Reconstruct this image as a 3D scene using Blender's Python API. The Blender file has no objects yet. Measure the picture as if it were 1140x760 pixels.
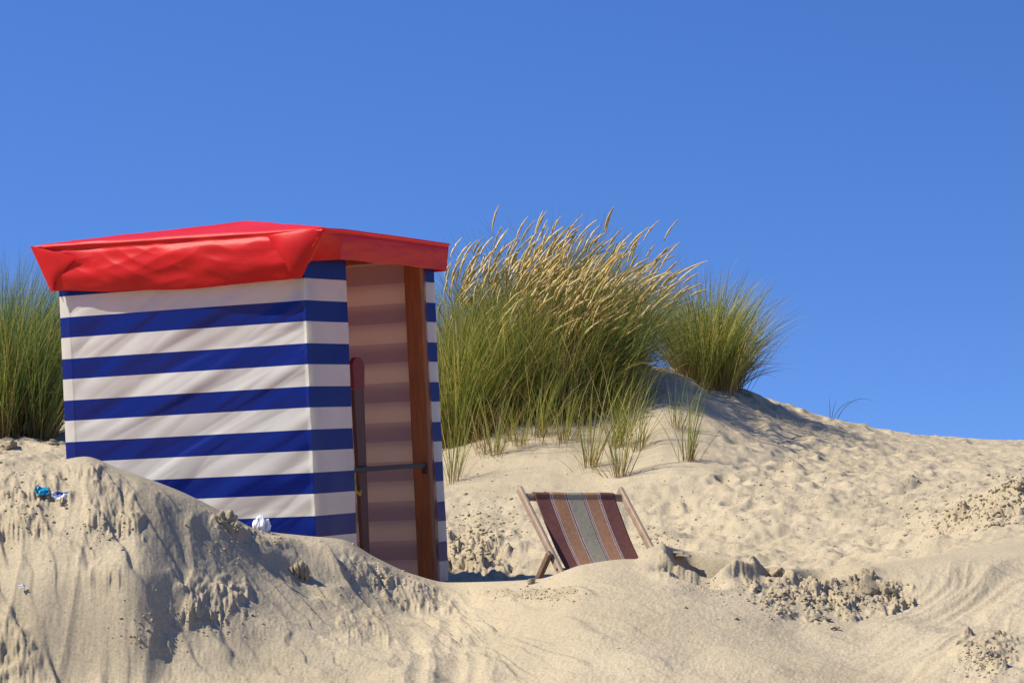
import bpy, bmesh, math, random
import numpy as np
from mathutils import Matrix, Vector, noise as mnoise

random.seed(7)
RNG = np.random.default_rng(11)
scn = bpy.context.scene
COL = scn.collection
ZC = 1.75                     # eye height above the beach
F = 3300.0                    # focal length in photo pixels (1140 wide)
PITCH = math.atan(117 / F)

# ------------------------------------------------------------------ helpers
def elev(py):
    return np.tan(PITCH + np.arctan((380.0 - np.asarray(py, float)) / F))

def P(px, py, Y):
    """real-world point seen at photo pixel (px,py) at distance Y"""
    return Vector(((px - 570.0) / F * Y, Y, ZC + float(elev(py)) * Y))

def link(o, parent=None):
    COL.objects.link(o)
    if parent is not None:
        o.parent = parent
    return o

def tag(o, label=None, cat=None, group=None, kind=None):
    if label: o['label'] = label
    if cat: o['category'] = cat
    if group: o['group'] = group
    if kind: o['kind'] = kind
    return o

def empty(name, mat=None, loc=None):
    o = bpy.data.objects.new(name, None)
    o.empty_display_size = .2
    COL.objects.link(o)
    if mat is not None: o.matrix_world = mat
    if loc is not None: o.location = loc
    return o

def np_mesh(name, verts, quads, mat=None, parent=None, smooth=True, uvs=None, attrs=None, matidx=None, tris=False):
    me = bpy.data.meshes.new(name)
    verts = np.asarray(verts, np.float32).reshape(-1, 3)
    quads = np.asarray(quads, np.int32)
    k = quads.shape[1]
    me.vertices.add(len(verts)); me.vertices.foreach_set('co', verts.ravel())
    me.loops.add(quads.size); me.loops.foreach_set('vertex_index', quads.ravel())
    me.polygons.add(len(quads))
    me.polygons.foreach_set('loop_start', np.arange(0, quads.size, k, dtype=np.int32))
    me.polygons.foreach_set('loop_total', np.full(len(quads), k, np.int32))
    me.polygons.foreach_set('use_smooth', np.full(len(quads), smooth, bool))
    if uvs is not None:
        l = me.uv_layers.new(name='UVMap')
        l.data.foreach_set('uv', np.asarray(uvs, np.float32)[quads.ravel()].ravel())
    for an, av in (attrs or {}).items():
        a = me.attributes.new(an, 'FLOAT', 'POINT')
        a.data.foreach_set('value', np.asarray(av, np.float32).ravel())
    me.update(calc_edges=True)
    me.validate()
    for m in (mat if isinstance(mat, (list, tuple)) else [mat] if mat else []):
        me.materials.append(m)
    if matidx is not None:
        me.polygons.foreach_set('material_index', np.asarray(matidx, np.int32))
    return link(bpy.data.objects.new(name, me), parent)

def grid_quads(nr, nc):
    i = np.arange(nr * nc).reshape(nr, nc)
    return np.stack([i[:-1, :-1], i[:-1, 1:], i[1:, 1:], i[1:, :-1]], -1).reshape(-1, 4)

def bm_obj(name, bm, mat=None, parent=None, smooth=False, bevel=0, seg=2):
    me = bpy.data.meshes.new(name)
    if bevel:
        bmesh.ops.bevel(bm, geom=list(bm.edges), offset=bevel, segments=seg, affect='EDGES', clamp_overlap=True, profile=.5)
    bmesh.ops.recalc_face_normals(bm, faces=bm.faces)
    bm.to_mesh(me); bm.free()
    for p in me.polygons: p.use_smooth = smooth
    if mat: me.materials.append(mat)
    return link(bpy.data.objects.new(name, me), parent)

def beam(p0, p1, w, t, up=(0, 0, 1), bm=None):
    """rectangular bar between two points; w across (side), t along 'up'"""
    bm = bm or bmesh.new()
    p0, p1 = Vector(p0), Vector(p1)
    d = (p1 - p0).normalized(); u = Vector(up)
    s = d.cross(u).normalized(); u = s.cross(d).normalized()
    vs = []
    for p in (p0, p1):
        for a, b in ((-1, -1), (1, -1), (1, 1), (-1, 1)):
            vs.append(bm.verts.new(p + s * a * w / 2 + u * b * t / 2))
    for f in ((0, 1, 2, 3), (7, 6, 5, 4), (0, 4, 5, 1), (1, 5, 6, 2), (2, 6, 7, 3), (3, 7, 4, 0)):
        bm.faces.new([vs[i] for i in f])
    return bm

def rod(p0, p1, r, n=12, bm=None, r2=None):
    bm = bm or bmesh.new()
    p0, p1 = Vector(p0), Vector(p1)
    d = (p1 - p0)
    M = Matrix.Translation((p0 + p1) / 2) @ d.to_track_quat('Z', 'Y').to_matrix().to_4x4()
    bmesh.ops.create_cone(bm, cap_ends=True, segments=n, radius1=r, radius2=r if r2 is None else r2, depth=d.length, matrix=M)
    return bm

# ------------------------------------------------------------------ numpy noise
_perm = np.random.default_rng(3).permutation(256).astype(np.int64)
_perm = np.concatenate([_perm, _perm])
_ang = np.random.default_rng(5).random(256) * 2 * np.pi
_gx, _gy = np.cos(_ang), np.sin(_ang)
def pn(x, y, seed=0):
    x = np.asarray(x, float) + seed * 17.13; y = np.asarray(y, float) - seed * 9.71
    xi = np.floor(x).astype(np.int64); yi = np.floor(y).astype(np.int64)
    xf = x - xi; yf = y - yi
    u = xf ** 3 * (xf * (xf * 6 - 15) + 10); v = yf ** 3 * (yf * (yf * 6 - 15) + 10)
    def g(ix, iy, fx, fy):
        h = _perm[(_perm[ix & 255] + iy) & 255]
        return _gx[h] * fx + _gy[h] * fy
    a = g(xi, yi, xf, yf); b = g(xi + 1, yi, xf - 1, yf)
    c = g(xi, yi + 1, xf, yf - 1); d = g(xi + 1, yi + 1, xf - 1, yf - 1)
    return ((a + u * (b - a)) + v * ((c + u * (d - c)) - (a + u * (b - a)))) * 1.5
def fbm(x, y, o=4, seed=0, g=.5):
    s = 0; a = 1
    for i in range(o):
        s = s + a * pn(x * 2 ** i, y * 2 ** i, seed + i); a *= g
    return s
def worley(x, y, seed=0):
    xi = np.floor(x).astype(np.int64); yi = np.floor(y).astype(np.int64)
    f1 = np.full(x.shape, 9.0); f2 = np.full(x.shape, 9.0); cid = np.zeros(x.shape)
    for i in (-1, 0, 1):
        for j in (-1, 0, 1):
            cx = xi + i; cy = yi + j
            h1 = _perm[(_perm[(cx + seed * 7) & 255] + cy) & 255]; h2 = _perm[(_perm[(cy + 31 + seed) & 255] + cx) & 255]
            d = np.hypot(x - cx - h1 / 255.0, y - cy - h2 / 255.0)
            c = d < f1
            f2 = np.where(c, f1, np.minimum(f2, d)); cid = np.where(c, ((h1 * 37 + h2 * 11) % 255) / 255.0, cid); f1 = np.where(c, d, f1)
    return f1, f2 - f1, cid
def saw(u):
    c = np.floor(u); f = u - c
    a = _perm[(c.astype(np.int64)) & 255] / 255.0
    return (f * (1 - sst(.84, 1.0, f))) * (.35 + .65 * a)
def sst(a, b, x):
    t = np.clip((x - a) / (b - a), 0, 1)
    return t * t * (3 - 2 * t)

def pchip(xk, yk, x):
    xk = np.asarray(xk, float); yk = np.asarray(yk, float)
    h = np.diff(xk); dl = np.diff(yk) / h
    m = np.zeros_like(yk)
    with np.errstate(divide='ignore', invalid='ignore'):
        w = 2 * dl[:-1] * dl[1:] / (dl[:-1] + dl[1:])
    m[1:-1] = np.where(dl[:-1] * dl[1:] > 0, w, 0)
    m[0], m[-1] = dl[0], dl[-1]
    i = np.clip(np.searchsorted(xk, x) - 1, 0, len(xk) - 2)
    t = (np.clip(x, xk[0], xk[-1]) - xk[i]) / h[i]
    return ((1 + 2 * t) * (1 - t) ** 2 * yk[i] + t * (1 - t) ** 2 * h[i] * m[i]
            + t * t * (3 - 2 * t) * yk[i + 1] + t * t * (t - 1) * h[i] * m[i + 1])

# ------------------------------------------------------------------ materials
def new_mat(name):
    m = bpy.data.materials.new(name); m.use_nodes = True
    nt = m.node_tree; nt.nodes.clear()
    out = nt.nodes.new('ShaderNodeOutputMaterial')
    return m, nt, out
def N(nt, t, **k):
    n = nt.nodes.new(t)
    for a, b in k.items():
        if a in n.inputs.keys() if isinstance(a, str) else False: n.inputs[a].default_value = b
        else: setattr(n, a, b)
    return n
def setin(n, **k):
    for a, b in k.items(): n.inputs[a.replace('_', ' ')].default_value = b
    return n
def ramp(nt, stops, interp='LINEAR'):
    r = nt.nodes.new('ShaderNodeValToRGB'); e = r.color_ramp
    e.interpolation = interp
    while len(e.elements) < len(stops): e.elements.new(.5)
    for el, (p, c) in zip(e.elements, stops):
        el.position = p; el.color = (c[0], c[1], c[2], 1)
    return r
def noise_tex(nt, scale, detail=4, rough=.5, vec=None):
    n = nt.nodes.new('ShaderNodeTexNoise')
    n.inputs['Scale'].default_value = scale; n.inputs['Detail'].default_value = detail; n.inputs['Roughness'].default_value = rough
    if vec is not None: nt.links.new(vec, n.inputs['Vector'])
    return n

def sand_material(name, dark=1.0):
    m, nt, out = new_mat(name)
    L = nt.links.new
    b = nt.nodes.new('ShaderNodeBsdfPrincipled')
    tc = nt.nodes.new('ShaderNodeTexCoord')
    damp = nt.nodes.new('ShaderNodeAttribute'); damp.attribute_name = 'damp'  # damp sand; on the slab fronts also painted shade
    big = noise_tex(nt, 1.3, 5, .6, tc.outputs['Object'])
    r1 = ramp(nt, [(.3, (.400 * dark, .335 * dark, .219 * dark)), (.7, (.480 * dark, .404 * dark, .269 * dark))])
    L(big.outputs['Fac'], r1.inputs['Fac'])
    mid = noise_tex(nt, 75, 5, .75, tc.outputs['Object'])
    r2 = ramp(nt, [(.34, (.74, .73, .71)), (.60, (1.06, 1.06, 1.06))])
    L(mid.outputs['Fac'], r2.inputs['Fac'])
    mu = nt.nodes.new('ShaderNodeMix'); mu.data_type = 'RGBA'; mu.blend_type = 'MULTIPLY'
    mu.inputs['Factor'].default_value = 1
    L(r1.outputs['Color'], mu.inputs['A']); L(r2.outputs['Color'], mu.inputs['B'])
    # grains
    gr = noise_tex(nt, 420, 2, .6, tc.outputs['Object'])
    r3 = ramp(nt, [(.33, (.68, .66, .63)), (.5, (1, 1, 1)), (.7, (1.12, 1.12, 1.12))])
    L(gr.outputs['Fac'], r3.inputs['Fac'])
    mu2 = nt.nodes.new('ShaderNodeMix'); mu2.data_type = 'RGBA'; mu2.blend_type = 'MULTIPLY'
    mu2.inputs['Factor'].default_value = .8
    L(mu.outputs['Result'], mu2.inputs['A']); L(r3.outputs['Color'], mu2.inputs['B'])
    mx = nt.nodes.new('ShaderNodeMix'); mx.data_type = 'RGBA'; mx.blend_type = 'MIX'
    L(damp.outputs['Fac'], mx.inputs['Factor'])
    L(mu2.outputs['Result'], mx.inputs['A'])
    mu3 = nt.nodes.new('ShaderNodeMix'); mu3.data_type = 'RGBA'; mu3.blend_type = 'MULTIPLY'; mu3.inputs['Factor'].default_value = 1
    L(mu2.outputs['Result'], mu3.inputs['A']); mu3.inputs['B'].default_value = (.66, .63, .58, 1)
    L(mu3.outputs['Result'], mx.inputs['B'])
    L(mx.outputs['Result'], b.inputs['Base Color'])
    b.inputs['Roughness'].default_value = .95
    b.inputs['Specular IOR Level'].default_value = .15
    bp = nt.nodes.new('ShaderNodeBump'); bp.inputs['Strength'].default_value = .5; bp.inputs['Distance'].default_value = .0035
    bn = noise_tex(nt, 70, 6, .72, tc.outputs['Object'])
    L(bn.outputs['Fac'], bp.inputs['Height']); L(bp.outputs['Normal'], b.inputs['Normal'])
    L(b.outputs['BSDF'], out.inputs['Surface'])
    return m

def fabric_mat(name, build_color, rough=.35, transl=.3, tint=(1, 1, 1), spec=.5, bump=0):
    """coated tarpaulin: diffuse + gloss, lets part of the light through"""
    m, nt, out = new_mat(name)
    L = nt.links.new
    col = build_color(nt)
    b = nt.nodes.new('ShaderNodeBsdfPrincipled')
    b.inputs['Roughness'].default_value = rough; b.inputs['Specular IOR Level'].default_value = spec
    L(col, b.inputs['Base Color'])
    t = nt.nodes.new('ShaderNodeBsdfTranslucent')
    mu = nt.nodes.new('ShaderNodeMix'); mu.data_type = 'RGBA'; mu.blend_type = 'MULTIPLY'; mu.inputs['Factor'].default_value = 1
    L(col, mu.inputs['A']); mu.inputs['B'].default_value = (*tint, 1)
    L(mu.outputs['Result'], t.inputs['Color'])
    mix = nt.nodes.new('ShaderNodeMixShader'); mix.inputs['Fac'].default_value = transl
    L(b.outputs['BSDF'], mix.inputs[1]); L(t.outputs['BSDF'], mix.inputs[2])
    if bump:
        tc = nt.nodes.new('ShaderNodeTexCoord')
        bn = noise_tex(nt, 60, 4, .6, tc.outputs['Object'])
        bp = nt.nodes.new('ShaderNodeBump'); bp.inputs['Strength'].default_value = bump; bp.inputs['Distance'].default_value = .004
        L(bn.outputs['Fac'], bp.inputs['Height']); L(bp.outputs['Normal'], b.inputs['Normal'])
    L(mix.outputs['Shader'], out.inputs['Surface'])
    return m

PERIOD = .2405
def stripe_color(nt):
    """blue and white bars woven into the tarpaulin, along the cloth's own V"""
    L = nt.links.new
    uv = nt.nodes.new('ShaderNodeUVMap'); uv.uv_map = 'UVMap'
    sp = nt.nodes.new('ShaderNodeSeparateXYZ'); L(uv.outputs['UV'], sp.inputs[0])
    fr = nt.nodes.new('ShaderNodeMath'); fr.operation = 'FRACT'; L(sp.outputs['Y'], fr.inputs[0])
    r = ramp(nt, [(0, (.006, .022, .25)), (.488, (.90, .885, .78))], 'CONSTANT')
    r2 = ramp(nt, [(0, (.8, .79, .76)), (.5, (.8, .79, .76))])
    L(fr.outputs[0], r.inputs['Fac'])
    tc = nt.nodes.new('ShaderNodeTexCoord')
    n = noise_tex(nt, 3, 5, .6, tc.outputs['Object'])
    rr = ramp(nt, [(.3, (.93, .93, .91)), (.7, (1.03, 1.03, 1.03))]); L(n.outputs['Fac'], rr.inputs['Fac'])
    mu = nt.nodes.new('ShaderNodeMix'); mu.data_type = 'RGBA'; mu.blend_type = 'MULTIPLY'; mu.inputs['Factor'].default_value = 1
    L(r.outputs['Color'], mu.inputs['A']); L(rr.outputs['Color'], mu.inputs['B'])
    nt.nodes.remove(r2)
    return mu.outputs['Result']
def flat_color(c, var=.12, scale=4):
    def f(nt):
        tc = nt.nodes.new('ShaderNodeTexCoord')
        n = noise_tex(nt, scale, 5, .6, tc.outputs['Object'])
        r = ramp(nt, [(.3, tuple(x * (1 - var) for x in c)), (.7, tuple(min(1, x * (1 + var)) for x in c))])
        nt.links.new(n.outputs['Fac'], r.inputs['Fac'])
        return r.outputs['Color']
    return f

def wood_mat(name, c0, c1, scale=(2, 2, 2), rough=.6):
    m, nt, out = new_mat(name)
    L = nt.links.new
    tc = nt.nodes.new('ShaderNodeTexCoord')
    mp = nt.nodes.new('ShaderNodeMapping'); mp.inputs['Scale'].default_value = scale
    L(tc.outputs['Object'], mp.inputs['Vector'])
    n = noise_tex(nt, 6, 6, .65, mp.outputs['Vector'])
    r = ramp(nt, [(.28, c0), (.5, tuple((a + b) / 2 for a, b in zip(c0, c1))), (.72, c1)])
    L(n.outputs['Fac'], r.inputs['Fac'])
    b = nt.nodes.new('ShaderNodeBsdfPrincipled'); b.inputs['Roughness'].default_value = rough
    L(r.outputs['Color'], b.inputs['Base Color'])
    bp = nt.nodes.new('ShaderNodeBump'); bp.inputs['Strength'].default_value = .3; bp.inputs['Distance'].default_value = .003
    L(n.outputs['Fac'], bp.inputs['Height']); L(bp.outputs['Normal'], b.inputs['Normal'])
    L(b.outputs['BSDF'], out.inputs['Surface'])
    return m

def grass_mat(name, stops, base, transl=.45):
    """stops: blade-to-blade colours; base: dry colour at the foot of the blade (attributes tint, along)"""
    m, nt, out = new_mat(name)
    L = nt.links.new
    a = nt.nodes.new('ShaderNodeAttribute'); a.attribute_name = 'tint'
    al = nt.nodes.new('ShaderNodeAttribute'); al.attribute_name = 'along'
    r = ramp(nt, stops); L(a.outputs['Fac'], r.inputs['Fac'])
    mr = ramp(nt, [(0.0, (1, 1, 1)), (.28, (0, 0, 0)), (.9, (0, 0, 0)), (1, (.6, .6, .6))]); L(al.outputs['Fac'], mr.inputs['Fac'])
    mx = nt.nodes.new('ShaderNodeMix'); mx.data_type = 'RGBA'
    L(mr.outputs['Color'], mx.inputs['Factor']); L(r.outputs['Color'], mx.inputs['A']); mx.inputs['B'].default_value = (*base, 1)
    b = nt.nodes.new('ShaderNodeBsdfPrincipled'); b.inputs['Roughness'].default_value = .5; b.inputs['Specular IOR Level'].default_value = .35
    L(mx.outputs['Result'], b.inputs['Base Color'])
    t = nt.nodes.new('ShaderNodeBsdfTranslucent'); L(mx.outputs['Result'], t.inputs['Color'])
    ms = nt.nodes.new('ShaderNodeMixShader'); ms.inputs['Fac'].default_value = transl
    L(b.outputs['BSDF'], ms.inputs[1]); L(t.outputs['BSDF'], ms.inputs[2]); L(ms.outputs['Shader'], out.inputs['Surface'])
    return m

M_sand = sand_material('sand')
M_clod = sand_material('damp_sand', .84)
M_crumb = sand_material('crumb_sand', .93)
M_stripe = fabric_mat('striped_tarpaulin', stripe_color, .3, .46, (1, .95, .84))
M_red = fabric_mat('red_tarpaulin', flat_color((.68, .010, .008), .10), .5, .19, (1, .6, .5), .35, .25)
M_post = wood_mat('post_wood', (.20, .055, .012), (.36, .12, .028), (9, 9, .8))
M_chairwood = wood_mat('chair_wood', (.20, .135, .085), (.36, .26, .17), (14, 3, 3))
M_chairdark = wood_mat('chair_wood_dark', (.11, .06, .035), (.2, .12, .07), (14, 3, 3))
def simple(name, c, rough=.5, metal=0):
    m, nt, out = new_mat(name)
    b = nt.nodes.new('ShaderNodeBsdfPrincipled'); b.inputs['Roughness'].default_value = rough; b.inputs['Metallic'].default_value = metal
    nt.links.new(flat_color(c, .15, 30)(nt), b.inputs['Base Color'])
    nt.links.new(b.outputs['BSDF'], out.inputs['Surface']); return m
M_metal = simple('dark_metal', (.028, .015, .012), .55, .0)
M_darkwood = wood_mat('dark_board', (.07, .02, .01), (.13, .04, .02), (9, 9, .8))
M_redpaint = simple('dark_red_paint', (.20, .008, .008), .6)
M_yellow = simple('yellow_strap', (.5, .36, .04), .7)

# ------------------------------------------------------------------ terrain
KX = [-3200, -700, -200, 0, 30, 60, 95, 130, 150, 200, 250, 290, 340, 380, 420, 460, 500, 550, 600, 650, 700, 740, 790, 850, 900, 950, 1000, 1060, 1140, 1340, 1900, 4400]
ridge_y = [600, 560, 530, 511, 514, 513, 508, 520, 527, 546, 570, 590, 596, 600, 621, 639, 648, 647, 644, 628, 622, 622, 632, 637, 637, 631, 624, 617, 613, 612, 620, 620]
ridge_Y = [14, 13.8, 13.8, 13.9, 13.9, 13.9, 13.9, 13.9, 13.9, 14.1, 14.4, 14.7, 15.0, 15.2, 15.4, 15.6, 15.7, 15.4, 15.1, 15.0, 15.0, 15.0, 15.1, 15.2, 15.3, 15.4, 15.5, 15.6, 15.7, 15.8, 16, 16]
dip_y = [640, 620, 560, 560, 560, 590, 640, 680, 690, 700, 705, 705, 705, 705, 705, 700, 690, 690, 705, 712, 705, 680, 655, 645, 640, 634, 626, 610, 585, 580, 600, 600]
shelf_y = [680, 650, 650, 645, 640, 640, 640, 640, 640, 645, 652, 660, 668, 680, 690, 690, 686, 690, 684, 668, 664, 662, 668, 680, 690, 690, 684, 676, 672, 670, 680, 680]
m1_y = [650, 620, 560, 540, 545, 560, 600, 640, 655, 658, 658, 658, 658, 658, 660, 662, 664, 664, 660, 650, 640, 632, 626, 618, 612, 608, 602, 572, 532, 510, 540, 540]
m2_y = [590, 570, 530, 512, 512, 514, 520, 540, 560, 590, 600, 600, 600, 600, 600, 598, 592, 588, 584, 580, 576, 572, 566, 558, 556, 554, 553, 550, 543, 540, 550, 550]
m3_y = [530, 510, 492, 489, 489, 490, 492, 496, 500, 515, 520, 522, 522, 522, 520, 518, 513, 505, 500, 497, 490, 478, 484, 502, 512, 517, 520, 523, 525, 525, 525, 525]
cr_y = [470, 470, 465, 461, 460, 460, 458, 455, 450, 445, 440, 440, 438, 435, 430, 428, 424, 410, 400, 398, 402, 413, 428, 445, 461, 473, 483, 488, 491, 496, 500, 500]
cr_Y = [28] * 4 + [26.5] * 16 + [26.5, 26.5, 27, 28, 29, 30, 31.5, 33, 34, 34, 34, 34]

dense = np.arange(-60, 1201, 1.05)
cols = np.concatenate([np.linspace(-3200, -760, 26)[:-1], np.linspace(-760, -60, 70)[:-1], dense, np.linspace(1200, 1900, 70)[1:], np.linspace(1900, 4400, 26)[1:]])
rowsY = np.concatenate([np.linspace(1.0, 10.6, 26)[:-1], np.arange(10.6, 16.6, .0125), np.arange(16.6, 19, .022), np.arange(19, 35.5, .04), np.linspace(35.5, 80, 25)[1:], np.linspace(80, 900, 12)[1:]])
A = {}
for nme, arr in (('ridge_y', ridge_y), ('ridge_Y', ridge_Y), ('dip_y', dip_y), ('shelf_y', shelf_y), ('m1', m1_y), ('m2', m2_y), ('m3', m3_y), ('cr', cr_y), ('crY', cr_Y)):
    A[nme] = pchip(KX, arr, cols)
nc = len(cols); z = lambda py, Y: elev(py) * Y
Yr = A['ridge_Y']
shY = Yr - .95
ft = np.interp(cols, [-200, 500, 700, 1140], [12.5, 12.75, 12.5, 12.5])
bump2 = A['ridge_y'] + (A['dip_y'] - A['ridge_y']) * .25
yk = np.stack([np.full(nc, 1.0), np.full(nc, 9.0), ft - 1.0, ft, shY, Yr - .12, Yr + .05, Yr + .95, np.full(nc, 18.2), np.full(nc, 20.5), np.full(nc, 23.5), A['crY'], A['crY'] + 5, A['crY'] + 25, np.full(nc, 900.0)])
zf = z(768, ft)
zk = np.stack([np.full(nc, -1.72), np.full(nc, -1.68), zf * .45 - 1.62 * .55, zf, z(A['shelf_y'], shY), z(A['ridge_y'] + 5, Yr - .12), z(A['ridge_y'], Yr + .05), z(A['dip_y'], Yr + .95),
               z(A['m1'], 18.2), z(A['m2'], 20.5), z(A['m3'], 23.5), z(A['cr'], A['crY']), z(A['cr'], A['crY']) - .9, np.full(nc, -1.5), np.full(nc, -1.7)])
# vectorised monotone interpolation down each column
h = np.diff(yk, axis=0); dl = np.diff(zk, axis=0) / h
m = np.zeros_like(zk)
with np.errstate(divide='ignore', invalid='ignore'):
    w = 2 * dl[:-1] * dl[1:] / (dl[:-1] + dl[1:])
m[1:-1] = np.where(dl[:-1] * dl[1:] > 0, w, 0)
Z = np.zeros((len(rowsY), nc))
YY = np.repeat(rowsY[:, None], nc, 1)
idx = np.zeros_like(YY, int)
for k in range(1, len(yk) - 1): idx += (YY > yk[k][None, :])
ci = np.arange(nc)[None, :].repeat(len(rowsY), 0)
hh = h[idx, ci]; t = (YY - yk[idx, ci]) / hh
Z = ((1 + 2 * t) * (1 - t) ** 2 * zk[idx, ci] + t * (1 - t) ** 2 * hh * m[idx, ci] + t * t * (3 - 2 * t) * zk[idx + 1, ci] + t * t * (t - 1) * hh * m[idx + 1, ci])
PX = np.repeat(cols[None, :], len(rowsY), 0)
X = (PX - 570) / F * YY
PY = 380 - F * np.tan(np.arctan(Z / YY) - PITCH)      # where each bit of the bare slope shows
YR = np.repeat(Yr[None, :], len(rowsY), 0)
bank = (1 - sst(-.35, .12, YY - YR)) * sst(9.6, 11.5, YY)     # the near bank
left = 1 - sst(470, 640, PX)
near = sst(9, 11, YY)
dY = np.zeros_like(Z); dZ = np.zeros_like(Z); damp = np.zeros_like(Z)
# --- broad undulation
dZ += (.05 - .025 * bank) * fbm(X * .9, YY * .9, 3, 1) * near * sst(.3, 1.0, np.abs(YY - YR)) * (1 - .5 * (YY > 22))
# --- flow ribs running down the left bank (slip faces, fanning out from the crest)
wx = X - (YR - YY) * .3 + .10 * pn(X * 1.6, YY * 1.3, 4) + .04 * pn(X * 5, YY * 2.2, 5)
fan = wx + (YY - YR) * .22 * pn(X * .8, 0 * X, 6) + (YY - YR) * -.25
r1 = 1 - np.abs(pn(fan * 2.6, YY * .55, 8)) * 2
r2 = 1 - np.abs(pn(fan * 6.5, YY * 1.0, 9)) * 2
r3 = 1 - np.abs(pn(fan * 15, YY * 1.7, 10)) * 2
dep = sst(-.02, .5, YR - YY)
dn = YR - YY
ux = X - dn * .52 + .09 * pn(X * 1.7, YY * 1.5, 4) + .015 * pn(X * 9, YY * 6, 5)
on1 = sst(-.25, .25, pn(X * 1.1 + 3, YY * 1.6, 15)); on2 = sst(-.2, .2, pn(X * 2.1, YY * 2.0, 16)); on3 = sst(-.15, .25, pn(X * 2.6, YY * 2.2, 17))
dZ += bank * left * dep * (.018 * r1 + .010 * r2 + .052 * on1 * saw(ux * 2.0 + .4) + .055 * on2 * saw((ux + .06 * pn(X * 4, YY * 3, 24)) * 4.7 + 3.3) + .017 * on3 * saw((ux + .1 * dn + .03 * pn(X * 8, YY * 6, 25)) * 11 + 1.7))
dZ += bank * (1 - left) * dep * (.020 * on2 * saw((X - dn * .5 + .1 * pn(X * 1.5, YY * 1.5, 18)) * 2.6) + .006 * on3 * saw((X - dn * .7 + .05 * pn(X * 4, YY * 4, 19)) * 9))
dZ += bank * (1 - left) * dep * (.04 * pn(X * 1.3, YY * .9, 21) + .012 * pn(X * 3.4, YY * 2.2, 22))
# right end: flow ribs heading down right
rr_ = sst(930, 1040, PX)
fr_ = X - (YY - YR) * .55 + .12 * pn(X * 2.2, YY * 2, 33)
dZ += bank * rr_ * dep * (.016 * (1 - np.abs(pn(fr_ * 2.6, YY * .6, 31)) * 2) + .006 * (1 - np.abs(pn(fr_ * 9, YY, 32)) * 2))
# fine texture of the bank
dZ += bank * (.0022 * fbm(X * 22, YY * 16, 3, 13) + .002 * fbm(X * 70, YY * 60, 2, 14))

# --- crusted slabs with fluted fronts; the damp tone also paints in their shade
def slab(cx, cy, w, hgt, amp=.03, shelf=.05, seed=0, shade=.75, lean=0.0, flute=1.0):
    global dY, dZ, damp
    a = (PX - cx - lean * (PY - cy)) / w; b = (PY - cy) / hgt
    a = a + .28 * pn(PX / 17, PY / 17, 40 + seed); b = b + .22 * pn(PX / 8.5, PY / 14, 41 + seed)
    top = sst(-1.15, -.1, b); side = 1 - sst(.72, 1.05, np.abs(a) * (1 + .35 * (b < 0) * np.abs(b)))
    low = 1 - sst(.45, 1.0, b + .25 * np.abs(pn(PX / 5.5, 0 * PX, 42 + seed)))
    msk = top * side * low * bank
    u = PX - lean * (PY - cy) + 5 * pn(PX / 14, PY / 20, 43 + seed)
    fl = 2.2 * np.abs(pn(u / 7.0, PY / 46, 44 + seed)) - .5; f2 = 2 * np.abs(pn(u / 3.2, PY / 30, 45 + seed)) - .4
    grow = sst(-.7, .6, b)
    cr = fbm(PX / 7, PY / 7, 3, 46 + seed)
    grow = grow * (.45 + .55 * sst(-.4, .3, pn(PX / 19, PY / 24, 48 + seed) + .1))
    cr = cr + .5 * fbm(X * 26, YY * 26, 3, 49)
    amp = amp * .34; shelf = shelf * .55; shade = shade * .7
    d = msk * (shelf * (.25 + .75 * grow) + amp * grow * flute * (.8 * fl + .45 * f2) + amp * .55 * cr)
    dY -= d * .55; dZ += d * .7
    damp = np.maximum(damp, msk * shade * .6 * sst(-.45, .45, b + .3 * cr) * (.65 + .35 * pn(PX / 9, PY / 9, 47)))  # darker down the front: damp sand plus shadow put into the colour
slab(238, 668, 42, 38, .040, .06, 1, .6)
slab(124, 566, 32, 42, .03, .06, 3, .8, .25)
slab(94, 522, 24, 20, .02, .035, 4, .8)
slab(28, 545, 46, 24, .025, .06, 5, .7, .5)
slab(12, 578, 44, 32, .034, .08, 6, .95, .2)
slab(-2, 705, 34, 44, .03, .07, 7, .9, .35)
slab(14, 742, 34, 30, .03, .05, 8, .9, .35)
slab(262, 590, 28, 20, .03, .03, 9, .7, .7)
slab(110, 640, 22, 26, .016, .035, 10, .6, .6)
slab(172, 712, 24, 16, .018, .025, 12, .8)
slab(300, 606, 18, 12, .016, .02, 13, .8, .5)
slab(425, 640, 46, 30, .028, .05, 14, .7, 1.1)
slab(466, 668, 40, 20, .03, .05, 15, .8, .9)
slab(400, 700, 26, 30, .022, .03, 16, .7, .5)
slab(340, 598, 30, 12, .014, .02, 17, .4)
slab(756, 634, 26, 12, .03, .03, 22, .6, -.2, .4)
slab(590, 664, 52, 10, .012, .018, 23, .35, 0, .2)

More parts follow.
